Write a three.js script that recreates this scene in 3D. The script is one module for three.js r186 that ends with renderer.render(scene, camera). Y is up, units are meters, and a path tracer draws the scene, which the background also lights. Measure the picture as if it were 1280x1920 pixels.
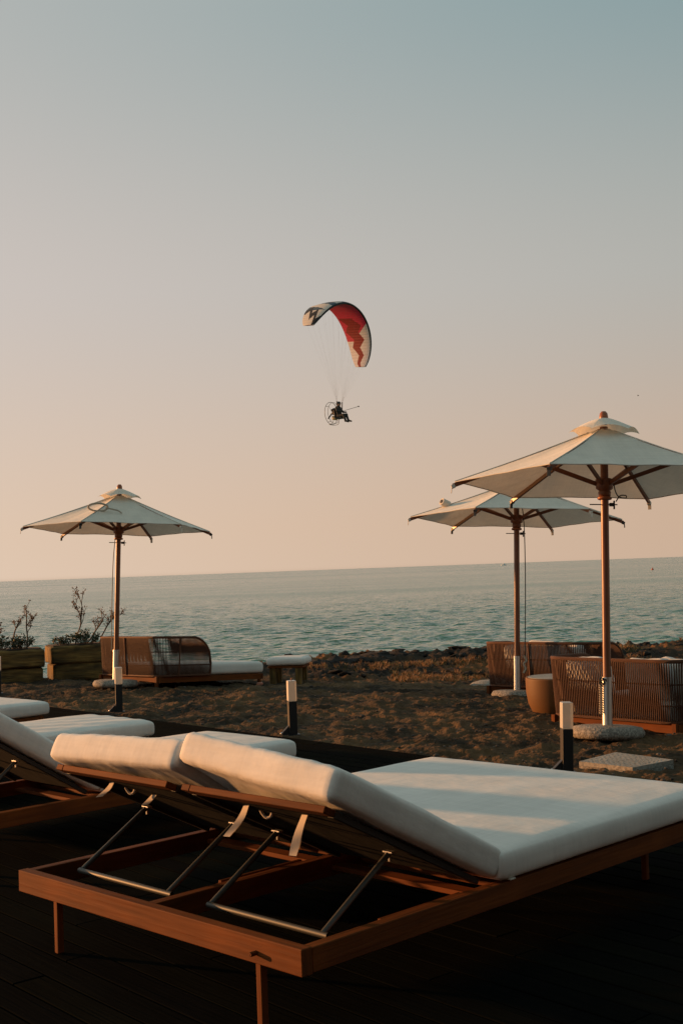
import * as THREE from 'three';
import { RoundedBoxGeometry } from 'three/addons/geometries/RoundedBoxGeometry.js';
import { MarchingCubes } from 'three/addons/objects/MarchingCubes.js';
import { mergeGeometries, mergeVertices } from 'three/addons/utils/BufferGeometryUtils.js';

// ------------------------------------------------------------------ camera, sky, sun, exposure
const R = Math.PI / 180, V3 = (x, y, z) => new THREE.Vector3(x, y, z);
const EXPOSURE = 3.0;
const scene = new THREE.Scene();
const camera = new THREE.PerspectiveCamera(2 * Math.atan(960 / 2300) / R, 682 / 1024, 0.05, 60000);
camera.position.set(0, 1.45, 0);
camera.rotation.order = 'YXZ';
camera.rotation.set(Math.atan(107 / 2300), 0, -2.1 * R);
camera.updateMatrixWorld();

const SUN_AZ = -59 * R, SUN_EL = 6.3 * R;              // azimuth from straight ahead, negative = left
const sunDir = V3(Math.sin(SUN_AZ) * Math.cos(SUN_EL), Math.sin(SUN_EL), -Math.cos(SUN_AZ) * Math.cos(SUN_EL));
const sun = new THREE.DirectionalLight(new THREE.Color().setRGB(1, 0.44, 0.150), 2.0);
sun.position.copy(sunDir).multiplyScalar(80); sun.target.position.set(0, 0, -12);
sun.castShadow = true; sun.shadow.radius = 2; sun.shadow.mapSize.set(4096, 4096);
Object.assign(sun.shadow.camera, { left: -30, right: 30, top: 30, bottom: -30, near: 1, far: 200 });
scene.add(sun, sun.target);

{ // evening sky: brighter and warmer towards the low sun, teal overhead
  const W = 2048, H = 1024, data = new Float32Array(W * H * 4);
  const lv = [0, 2, 13, 25, 45, 90];
  const nearC = [[.74, .565, .43], [.735, .56, .425], [.597, .539, .497], [.434, .456, .445], [.36, .40, .38], [.305, .38, .365]];
  const farC = [[.60, .43, .31], [.60, .43, .31], [.451, .445, .413], [.262, .352, .366], [.255, .325, .325], [.305, .38, .365]];
  for (let j = 0; j < H; j++) {
    const el = ((j + .5) / H - .5) * 180, e = Math.max(0, el);
    let k = 0; while (k < lv.length - 2 && e > lv[k + 1]) k++;
    let t = (e - lv[k]) / (lv[k + 1] - lv[k]); t = t * t * (3 - 2 * t) * .4 + t * .6;
    for (let i = 0; i < W; i++) {
      const ph = ((i + .5) / W - .5) * 2 * Math.PI;           // atan2(z, x)
      const az = Math.atan2(Math.cos(ph), -Math.sin(ph));
      const w = Math.pow((1 + Math.cos(az - SUN_AZ)) / 2, 1.15);
      let q = (w - .595) / .253; if (q < 0) q = -2.2 * (1 - Math.exp(q / 2.2)); else if (q > 1) q = 1 + (q - 1) * .6;
      const o = (j * W + i) * 4;
      for (let c = 0; c < 3; c++) {
        const n0 = nearC[k][c] + (nearC[k + 1][c] - nearC[k][c]) * t, f0 = farC[k][c] + (farC[k + 1][c] - farC[k][c]) * t;
        data[o + c] = f0 * Math.exp(Math.log(n0 / f0) * q) / EXPOSURE;
      }
      data[o + 3] = 1;
    }
  }
  const sky = new THREE.DataTexture(data, W, H, THREE.RGBAFormat, THREE.FloatType);
  sky.mapping = THREE.EquirectangularReflectionMapping; sky.magFilter = sky.minFilter = THREE.LinearFilter; sky.needsUpdate = true;
  scene.background = sky; scene.environment = sky;
}
const renderer = new THREE.WebGLRenderer({ antialias: true });
renderer.toneMapping = THREE.LinearToneMapping;
renderer.toneMappingExposure = EXPOSURE;
renderer.shadowMap.enabled = true;

// ------------------------------------------------------------------ helpers
let seed = 7;
const rnd = () => { seed = (seed + 0x6D2B79F5) | 0; let t = Math.imul(seed ^ (seed >>> 15), 1 | seed); t = (t + Math.imul(t ^ (t >>> 7), 61 | t)) ^ t; return ((t ^ (t >>> 14)) >>> 0) / 4294967296; };
const rr = (a, b) => a + (b - a) * rnd();
const clamp = (x, a, b) => Math.min(b, Math.max(a, x)), mix = (a, b, t) => a + (b - a) * t;
const sstep = (a, b, x) => { const t = clamp((x - a) / (b - a), 0, 1); return t * t * (3 - 2 * t); };
const hash = (x, y, z = 0) => { let h = Math.imul(x, 374761393) + Math.imul(y, 668265263) + Math.imul(z, 1274126177); h = Math.imul(h ^ (h >>> 13), 1274126177); return ((h ^ (h >>> 16)) >>> 0) / 4294967295; };
function noise2(x, y, p = 0, s = 0) {          // value noise -1..1, periodic in p cells if p
  const xi = Math.floor(x), yi = Math.floor(y), fx = x - xi, fy = y - yi, u = fx * fx * (3 - 2 * fx), v = fy * fy * (3 - 2 * fy);
  const m = p ? (a, q) => ((a % q) + q) % q : a => a, px = p && p.length ? p[0] : p, py = p && p.length ? p[1] : p;
  const a = hash(m(xi, px), m(yi, py), s), b = hash(m(xi + 1, px), m(yi, py), s), c = hash(m(xi, px), m(yi + 1, py), s), d = hash(m(xi + 1, px), m(yi + 1, py), s);
  return 2 * (a + (b - a) * u + (c - a) * v + (a - b - c + d) * u * v) - 1;
}
function noise3(x, y, z, s = 0) {
  const zi = Math.floor(z), f = z - zi, w = f * f * (3 - 2 * f);
  return mix(noise2(x, y, 0, s + zi * 17), noise2(x, y, 0, s + (zi + 1) * 17), w);
}
const fbm = (x, y, n = 4, s = 0) => { let a = 0, k = .5; for (let i = 0; i < n; i++) { a += k * noise2(x, y, 0, s + i); x *= 2.03; y *= 2.03; k *= .5; } return a; };
const pfbm = (u, v, f, n, s = 0) => { let a = 0, k = .5; const g = f.length ? f : [f, f]; for (let i = 0; i < n; i++) { const q = 2 ** i; a += k * noise2(u * g[0] * q, v * g[1] * q, [g[0] * q, g[1] * q], s + i); k *= .5; } return a; };
function tex(size, fn, srgb = true, rep = 1) {
  const d = new Uint8Array(size * size * 4);
  for (let j = 0; j < size; j++) for (let i = 0; i < size; i++) {
    const c = fn((i + .5) / size, (j + .5) / size), o = (j * size + i) * 4;
    for (let k = 0; k < 3; k++) d[o + k] = clamp(Math.round(255 * (c.length ? c[k] : c)), 0, 255);
    d[o + 3] = 255;
  }
  const t = new THREE.DataTexture(d, size, size); t.wrapS = t.wrapT = THREE.RepeatWrapping; t.magFilter = t.minFilter = THREE.LinearFilter;
  if (srgb) t.colorSpace = THREE.SRGBColorSpace;
  t.repeat.set(rep, rep); t.needsUpdate = true; return t;
}
const lin = (r, g, b) => new THREE.Color().setRGB(r, g, b);
const std = (o) => new THREE.MeshStandardMaterial({ roughness: .85, metalness: 0, side: THREE.DoubleSide, ...o });
const phys = (o) => new THREE.MeshPhysicalMaterial({ roughness: .85, metalness: 0, side: THREE.DoubleSide, ...o });

const used = {};
function nm(n) { const k = used[n] = (used[n] ?? -1) + 1; return k ? n + '_' + String(k).padStart(3, '0') : n; }
function mesh(name, geo, m, parent) { const o = new THREE.Mesh(geo, m); o.name = name; o.castShadow = o.receiveShadow = true; if (parent) parent.add(o); return o; }
function tag(o, label, category, group, kind) { o.userData.label = label; if (category) o.userData.category = category; if (group) o.userData.group = group; if (kind) o.userData.kind = kind; return o; }
function thing(name, label, category, group) { const g = new THREE.Group(); g.name = nm(name); scene.add(g); return tag(g, label, category, group); }
function single(name, geo, m, label, category, group) { const o = mesh(nm(name), geo, m, scene); return tag(o, label, category, group); }
function structure(name, geo, m) { const o = geo ? mesh(name, geo, m, scene) : scene.add(new THREE.Group()).children.at(-1); o.name = name; o.userData.kind = 'structure'; return o; }

function boxUV(geo, scale = 1, grain) {          // uv in metres on the dominant plane; u runs along the longest side
  const g = geo.index ? geo.toNonIndexed() : geo; g.computeBoundingBox();
  const s = g.boundingBox.getSize(V3()).toArray(); grain ??= s.indexOf(Math.max(...s));
  const p = g.attributes.position, uv = new Float32Array(p.count * 2), a = V3(), b = V3(), c = V3(), ox = rnd() * 3, oy = rnd() * 3;
  for (let i = 0; i < p.count; i += 3) {
    a.fromBufferAttribute(p, i); b.fromBufferAttribute(p, i + 1); c.fromBufferAttribute(p, i + 2);
    const n = b.clone().sub(a).cross(c.clone().sub(a)), q = [Math.abs(n.x), Math.abs(n.y), Math.abs(n.z)], d = q.indexOf(Math.max(...q));
    let ax = [0, 1, 2].filter(k => k !== d); if (ax[1] === grain) ax.reverse();
    [a, b, c].forEach((v, k) => { const w = v.toArray(); uv[(i + k) * 2] = w[ax[0]] * scale + ox; uv[(i + k) * 2 + 1] = w[ax[1]] * scale + oy; });
  }
  g.setAttribute('uv', new THREE.BufferAttribute(uv, 2)); return g;
}
const bx = (w, h, d, r = .004) => boxUV(new RoundedBoxGeometry(w, h, d, 1, Math.min(r, w / 2.2, h / 2.2, d / 2.2)));
const at = (g, x, y, z) => g.translate(x, y, z);
function box(x0, x1, y0, y1, z0, z1, r) { return at(bx(x1 - x0, y1 - y0, z1 - z0, r), (x0 + x1) / 2, (y0 + y1) / 2, (z0 + z1) / 2); }
function bar(a, b, w, h, r = .003, up = V3(0, 1, 0)) {   // box from a to b; h measured along up
  const d = b.clone().sub(a), L = d.length(), z = d.normalize(); let x = up.clone().cross(z); if (x.lengthSq() < 1e-6) x = V3(1, 0, 0); x.normalize();
  const y = z.clone().cross(x), g = bx(w, h, L, r);
  return g.applyMatrix4(new THREE.Matrix4().makeBasis(x, y, z).setPosition(a.clone().add(b).multiplyScalar(.5)));
}
function tube(pts, r, radial = 6, n, closed = false) {
  const c = new THREE.CatmullRomCurve3(pts.map(p => p.isVector3 ? p : V3(...p)), closed, 'catmullrom', .5);
  return new THREE.TubeGeometry(c, n ?? Math.max(2, pts.length * 3), r, radial, closed);
}
const rod = (a, b, r, radial = 8) => new THREE.TubeGeometry(new THREE.LineCurve3(a, b), 1, r, radial, false);
function merge(list) {
  return mergeGeometries(list.map(g => { g = g.index ? g.toNonIndexed() : g; for (const k of Object.keys(g.attributes)) if (!['position', 'normal', 'uv'].includes(k)) g.deleteAttribute(k);
    if (!g.attributes.uv) g.setAttribute('uv', new THREE.BufferAttribute(new Float32Array(g.attributes.position.count * 2), 2)); return g; }));
}
function softBox(w, h, d, r, { crown = 0, edge = 2.5, wr = 0, freq = 5, s = 1, step = .03, warp } = {}) {   // upholstery: rounded, crowned, slightly wrinkled
  let g = new THREE.BoxGeometry(w, h, d, Math.ceil(w / step), 8, Math.ceil(d / step));
  g.deleteAttribute('uv'); g.deleteAttribute('normal'); g = mergeVertices(g, 1e-5);
  const p = g.attributes.position, v = V3();
  for (let i = 0; i < p.count; i++) {
    v.fromBufferAttribute(p, i);
    const c = V3(clamp(v.x, -w / 2 + r, w / 2 - r), clamp(v.y, -h / 2 + r, h / 2 - r), clamp(v.z, -d / 2 + r, d / 2 - r)), e = v.clone().sub(c), l = e.length();
    if (l > 1e-6) v.copy(c).addScaledVector(e, r / l);
    const fx = 1 - Math.pow(Math.abs(2 * v.x / w), edge), fz = 1 - Math.pow(Math.abs(2 * v.z / d), edge), fy = 1 - Math.pow(2 * v.y / h, 2);
    v.y += crown * Math.sign(v.y) * Math.min(1, Math.abs(v.y) / (h / 2)) * Math.sqrt(Math.max(0, fx * fz)) * (v.y > 0 ? 1 : .15);
    v.x += Math.sign(v.x) * Math.max(0, fy) * .35 * crown * Math.pow(Math.abs(2 * v.x / w), 8);
    v.z += Math.sign(v.z) * Math.max(0, fy) * .35 * crown * Math.pow(Math.abs(2 * v.z / d), 8);
    if (wr) { const n = noise3(v.x * freq + s * 9, v.y * freq * 2, v.z * freq, s) * .6 + noise3(v.x * freq * 3, v.y * freq * 3, v.z * freq * 1.3 + s, s + 5) * .4; v.y += n * wr; v.z += n * wr * .6; v.x += n * wr * .4; }
    if (warp) warp(v);
    p.setXYZ(i, v.x, v.y, v.z);
  }
  g.computeVertexNormals(); return boxUV(g);
}

// ------------------------------------------------------------------ materials
const woodTone = (c0, c1, s) => tex(512, (u, v) => {
  const warp = pfbm(u, v, [2, 6], 3, s) * .35, g = pfbm(u, v + warp * .06, [3, 60], 3, s + 9), f = pfbm(u, v, [8, 160], 2, s + 20), k = clamp(.5 + g * .55 + f * .22 + pfbm(u, v, 3, 4, s + 31) * .9, 0, 1), pore = f > .45 ? .9 : 1;
  return c0.map((a, i) => mix(a, c1[i], k) * pore);
});
const grainBump = tex(512, (u, v) => clamp(.5 + pfbm(u, v, [4, 110], 3, 77) * .7, 0, 1), false);
const M = {};
M.teak = phys({ map: woodTone([.345, .175, .05], [.475, .25, .075], 1), bumpMap: grainBump, bumpScale: .0012, roughness: .75, specularIntensity: .4 });
M.poleWood = std({ map: woodTone([.40, .215, .115], [.51, .29, .16], 7), bumpMap: grainBump, bumpScale: .0008, roughness: .38 });
M.finial = std({ color: lin(.32, .10, .035), roughness: .35 });
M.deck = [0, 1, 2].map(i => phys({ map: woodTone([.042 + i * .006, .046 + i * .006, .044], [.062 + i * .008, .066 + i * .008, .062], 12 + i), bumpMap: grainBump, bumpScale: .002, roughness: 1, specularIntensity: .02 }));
const linen = tex(512, (u, v) => clamp(.5 + .08 * Math.sin(u * 2 * Math.PI * 128) * Math.sin(v * 2 * Math.PI * 128) + pfbm(u, v, [5, 9], 5, 3) * .75, 0, 1), false, 2);
const linenTone = (c) => tex(512, (u, v) => { const k = 1 + pfbm(u, v, [6, 6], 4, 41) * .05 + pfbm(u, v, [90, 4], 2, 44) * .025 + pfbm(u, v, [4, 90], 2, 46) * .025; return c.map(a => a * k); });
M.mattress = phys({ map: linenTone([.90, .885, .855]), bumpMap: linen, bumpScale: .0022, roughness: .98 });
M.strap = std({ color: lin(.62, .54, .44), roughness: .95, bumpMap: linen, bumpScale: .0006 });
M.canopy = phys({ map: linenTone([.915, .885, .82]), bumpMap: linen, bumpScale: .003, roughness: .95, transmission: .26, thickness: 0 });
M.hem = std({ color: lin(.62, .58, .5), roughness: .9 });
M.steel = std({ color: lin(.55, .55, .53), metalness: .9, roughness: .38 });
M.stay = std({ color: lin(.09, .09, .08), metalness: .5, roughness: .5 });
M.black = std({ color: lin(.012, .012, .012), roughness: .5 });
M.shade_sheet = phys({ color: lin(.014, .015, .015), roughness: .95, specularIntensity: .3, bumpMap: linen, bumpScale: .001 });
M.rope = std({ color: lin(.42, .36, .28), roughness: .95 });
M.darkRope = std({ color: lin(.05, .045, .04), roughness: .9 });
M.lamp = phys({ color: lin(.78, .76, .70), roughness: .45, transmission: .6, thickness: 0 });
const speck = tex(512, (u, v) => clamp(.5 + pfbm(u, v, 80, 2, 91) * 1.1, 0, 1), false);
M.concrete = std({ map: tex(512, (u, v) => { const k = .56 + pfbm(u, v, 90, 2, 51) * .28 + pfbm(u, v, 4, 3, 52) * .08; return [k, k * .955, k * .88]; }), bumpMap: speck, bumpScale: .003, roughness: .95 });
M.slab = std({ map: tex(512, (u, v) => { const k = .62 + pfbm(u, v, 80, 2, 61) * .14 + pfbm(u, v, 3, 3, 62) * .12; return [k, k * .97, k * .9]; }), bumpMap: speck, bumpScale: .002, roughness: .9 });
M.cord = std({ color: lin(.08, .029, .012), roughness: .75 });
M.cordFrame = std({ color: lin(.135, .05, .02), roughness: .7, bumpMap: tex(256, (u, v) => .5 + .5 * Math.sin((u * 3 + v * 60) * 2 * Math.PI), false), bumpScale: .002 });
M.bronze = phys({ color: lin(.155, .072, .023), roughness: .6, specularIntensity: .5, bumpMap: tex(256, (u, v) => clamp(.5 + pfbm(u, v, 8, 4, 71) * .5, 0, 1), false), bumpScale: .001 });
M.tabletop = std({ map: M.slab.map, roughness: .6 });
M.planter = std({ map: tex(512, (u, v) => { const k = 1 + pfbm(u, v, [4, 24], 4, 81) * .5 + pfbm(u, v, 6, 3, 83) * .3; return [.42 * k, .33 * k, .17 * k]; }), bumpMap: grainBump, bumpScale: .01, roughness: .9 });
M.leaf = phys({ color: lin(.035, .055, .02), roughness: .7, transmission: .25, thickness: 0 });
M.dryLeaf = phys({ color: lin(.17, .09, .04), roughness: .85, transmission: .3, thickness: 0 });
M.twig = std({ color: lin(.12, .075, .045), roughness: .9 });
M.soil = std({ color: lin(.03, .022, .015), roughness: 1 });

// ------------------------------------------------------------------ ground: one beach sheet, rocky towards the water
const coast = (x) => mix(20.6, 25.6, sstep(-3.6, -.4, x)) + noise2(x * .6, 3.3) * .5 + noise2(x * 2.1, 8.1) * .25;
const softplus = (x, k = .6) => k * Math.log(1 + Math.exp(x / k));
function beachY(x, D) {                                   // smooth level: falls gently towards the sea
  const s = .62 * x + .78 * D;
  return Math.max(-.07 - .065 * softplus(s - 11.3), -.44 + .02 * Math.min(0, x)) ;
}
const rocky = (x, D) => sstep(19.0, 21.4, D + fbm(x * .7, D * .7, 3, 21) * 2.2) * sstep(-3.4, -1.6, x);
function groundY(x, D) {
  let y = beachY(x, D);
  const r = rocky(x, D), foot = (1 - .75 * r) * sstep(3.5, 7.5, D);
  const a = noise2(x * 3.1, D * 3.1, 0, 3), b = noise2(x * 7.3 + 4, D * 7.3, 0, 5), c = noise2(x * 19, D * 19, 0, 6), e = noise2(x * 45, D * 45, 0, 8);
  y += foot * (.026 * a + .034 * (1 - 2 * Math.abs(b)) * (.55 + .45 * a) + .016 * c + .005 * e);
  if (r > 0) {
    const q = 1 - Math.abs(fbm(x * 1.3, D * 1.6, 4, 31)) * 2, q2 = 1 - Math.abs(fbm(x * 3.6 + 5, D * 4.2, 3, 37)) * 2, lift = sstep(20.5, 24.5, D);
    y += r * (.16 * (q - .45) + .09 * (q2 - .5) + .03 * c + .10 * lift);
  }
  const dc = D - coast(x);
  if (dc > -.6) y -= 1.9 * sstep(-.6, 2.2, dc) + (dc > 2.2 ? (dc - 2.2) * .15 : 0);
  return y;
}
{
  const nx = 620, nd = 560, pos = [], col = [], uv = [], idx = [], D0 = 5.2, D1 = 34;
  const sand = lin(.115, .070, .034), sand2 = lin(.032, .024, .0155), rock = lin(.022, .018, .015), rock2 = lin(.055, .040, .028), ochre = lin(.17, .085, .033), cc = new THREE.Color();
  for (let j = 0; j <= nd; j++) {
    const D = D0 * Math.pow(D1 / D0, j / nd);
    for (let i = 0; i <= nx; i++) {
      const x = (i / nx - .5) * (.88 * D + 7), y = groundY(x, D), r = rocky(x, D);
      pos.push(x, y, -D); uv.push(x, D);
      cc.copy(sand).lerp(sand2, clamp(.5 + fbm(x * 2.3, D * 2.3, 4, 51) * 1.6, 0, 1));
      if (r > 0) {
        const k = clamp(.5 + fbm(x * 4, D * 4, 3, 55) * 1.8, 0, 1), g = sstep(-.02, .25, fbm(x * .9 + 3, D * 1.1, 4, 58)) * .8;
        cc.lerp(rock.clone().lerp(rock2, k).lerp(ochre, g), r);
      }
      cc.multiplyScalar(.8 + .4 * hash(i, j, 5));
      col.push(cc.r, cc.g, cc.b);
    }
  }
  for (let j = 0; j < nd; j++) for (let i = 0; i < nx; i++) { const a = j * (nx + 1) + i, b = a + 1, c = a + nx + 1, d = c + 1; idx.push(a, b, c, b, d, c); }
  const g = new THREE.BufferGeometry(); g.setAttribute('position', new THREE.Float32BufferAttribute(pos, 3)); g.setAttribute('color', new THREE.Float32BufferAttribute(col, 3)); g.setAttribute('uv', new THREE.Float32BufferAttribute(uv, 2)); g.setIndex(idx); g.computeVertexNormals();
  const m = phys({ vertexColors: true, roughness: .97, specularIntensity: .3, bumpMap: tex(512, (u, v) => clamp(.5 + pfbm(u, v, 24, 4, 95) * .9, 0, 1), false, 1.3), bumpScale: .012 });
  structure('beach_ground', g, m);
  const land = new THREE.PlaneGeometry(90, 60); land.rotateX(-Math.PI / 2); land.translate(0, -.5, 24);     // the land behind and under the terrace
  structure('inland_ground', land, std({ color: lin(.07, .055, .04), roughness: 1 }));
}

// ------------------------------------------------------------------ sea
{
  const SEA = -1.35, rows = 960, cols = 430, waves = [];
  const main = Math.atan2(-.35, 1);
  for (let i = 0; i < 64; i++) { const L = .38 * Math.pow(9, rnd()), a = main + (rnd() + rnd() + rnd() - 1.5) * 1.15; waves.push({ L, k: 2 * Math.PI / L, dx: Math.sin(a), dz: Math.cos(a), ph: rnd() * 6.283, A: .0040 * Math.pow(L, .75) }); }
  const pos = [], uv = [], idx = [];
  let D = 18.6; const Ds = [];
  for (let j = 0; j <= rows; j++) { Ds.push(D); D += Math.max(.055, Math.min(D * D / 16000, D * .033)); }
  Ds.push(D * 2, 40000);
  Ds.forEach((D, j) => {
    const dD = j ? D - Ds[j - 1] : .06, wd = D < 2000 ? .44 * D + 6 : D * .7, dX = wd * 2 / cols;
    for (let i = 0; i <= cols; i++) {
      const x = (i / cols * 2 - 1) * wd; let y = 0;
      if (D < 1500) { const patch = .75 + .45 * fbm(x * .05 + 7, D * .03, 3, 70);
        for (const w of waves) { const f = sstep(1.6, 3.2, w.L / Math.max(dD, dX)); if (f > 0) y += f * w.A * Math.sin(w.k * (w.dx * x + w.dz * D) + w.ph + .6 * Math.sin(x * .11 + w.ph) ); }
        y *= patch; }
      pos.push(x, SEA + y, -D); uv.push(x / 12, D / 12);
    }
  });
  for (let j = 0; j < Ds.length - 1; j++) for (let i = 0; i < cols; i++) { const a = j * (cols + 1) + i, b = a + 1, c = a + cols + 1, d = c + 1; idx.push(a, b, c, b, d, c); }
  const g = new THREE.BufferGeometry(); g.setAttribute('position', new THREE.Float32BufferAttribute(pos, 3)); g.setAttribute('uv', new THREE.Float32BufferAttribute(uv, 2)); g.setIndex(idx); g.computeVertexNormals();
  // ripples: a periodic field of short waves, 12 m and 77 m tiles
  const field = (N, comps) => { const h = new Float32Array(N * N); for (const [kx, ky, A, p] of comps) for (let j = 0; j < N; j++) for (let i = 0; i < N; i++) h[j * N + i] += A * Math.sin(2 * Math.PI * (kx * i + ky * j) / N + p); return h; };
  const N = 512, comps = [];
  for (let i = 0; i < 60; i++) { const k = 10 * Math.pow(7, rnd()), a = main + (rnd() + rnd() + rnd() - 1.5) * 1.7; comps.push([Math.round(Math.sin(a) * k), Math.round(Math.cos(a) * k), 1 / k, rnd() * 6.283]); }
  const h = field(N, comps); let ss = 0; for (const v of h) ss += v * v; const rms = Math.sqrt(ss / h.length);
  const px = 12 / N, hs = .0185 / rms, H = (i, j) => h[((j + N) % N) * N + (i + N) % N] * hs;
  const nmap = tex(N, (u, v) => { const i = Math.floor(u * N), j = Math.floor(v * N), sx = (H(i + 1, j) - H(i - 1, j)) / (2 * px), sy = (H(i, j + 1) - H(i, j - 1)) / (2 * px), l = Math.hypot(sx, sy, 1); return [.5 - .5 * sx / l, .5 - .5 * sy / l, .5 + .5 / l]; }, false);
  const patch = tex(512, (u, v) => { const a = pfbm(u, v, [3, 14], 4, 201) + .5 * pfbm(u, v, [8, 60], 3, 207); const k = .105 + .085 * clamp(a * 1.3 + .3, 0, 1); return [k, k, k]; }, false, 12 / 420);
  structure('sea', g, phys({ color: lin(.07, .20, .115), roughness: 1, roughnessMap: patch, ior: 1.33, normalMap: nmap, normalScale: new THREE.Vector2(1, 1) }));
}

// ------------------------------------------------------------------ terrace decking (planks one by one)
const UV0 = V3(-1.35, 0, -4.993);                           // head corner of the front bed; its sides run at 45 degrees
const uvPoint = (u, y, v) => V3(UV0.x + (u + v) * Math.SQRT1_2, y, UV0.z + (u - v) * Math.SQRT1_2);
const DECK = { x: 1.30, z: -8.66, turn: -49.3 * R };
{
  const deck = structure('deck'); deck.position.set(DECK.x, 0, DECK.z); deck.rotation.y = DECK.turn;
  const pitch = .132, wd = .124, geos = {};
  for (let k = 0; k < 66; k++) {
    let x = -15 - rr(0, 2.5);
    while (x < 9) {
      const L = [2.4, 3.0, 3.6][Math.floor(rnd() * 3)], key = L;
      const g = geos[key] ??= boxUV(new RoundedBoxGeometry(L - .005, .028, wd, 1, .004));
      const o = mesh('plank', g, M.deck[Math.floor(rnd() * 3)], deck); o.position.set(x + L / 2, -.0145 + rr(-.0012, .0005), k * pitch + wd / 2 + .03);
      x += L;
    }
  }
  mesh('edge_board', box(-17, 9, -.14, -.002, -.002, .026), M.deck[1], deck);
}

// ------------------------------------------------------------------ added house-shaped blocker, out of view (keeps the sky off the near sides)
{
  const o = thing('unseen_sky_blocker', 'added out-of-view sky blocker shaped as a long black timber house with a deep flat roof', 'light_blocker'); o.position.copy(uvPoint(8.0, -.08, -5)); o.rotation.y = 45 * R;
  const timber = std({ color: lin(.020, .018, .016), roughness: .95 });
  for (let k = 0; k < 26; k++) mesh('wall_board', box(-13, 8, k * .17, k * .17 + .165, -.02, .02), timber, o);
  mesh('wall', box(-13, 8, 0, 4.42, .022, 5), timber, o);
  mesh('roof', box(-13.6, 8.6, 4.425, 4.66, -2.2, 5.6), timber, o);
  for (const x of [-10, -5, 4]) { const w = mesh('window', box(x - .9, x + .9, 1.0, 2.3, -.05, -.024), M.teak, o); mesh('pane', box(x - .8, x + .8, 1.1, 2.2, -.06, -.052), M.black, w); }
  const d = mesh('door', box(-.8, .8, 0, 2.2, -.06, -.024), M.teak, o); mesh('handle', rod(V3(.6, .95, -.09), V3(.6, 1.2, -.09), .012), M.steel, d);
  for (const x of [-13, -6, 1, 8]) mesh('post', box(x - .08, x + .08, 0, 4.42, -2.1, -1.94), timber, o);
}

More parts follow.
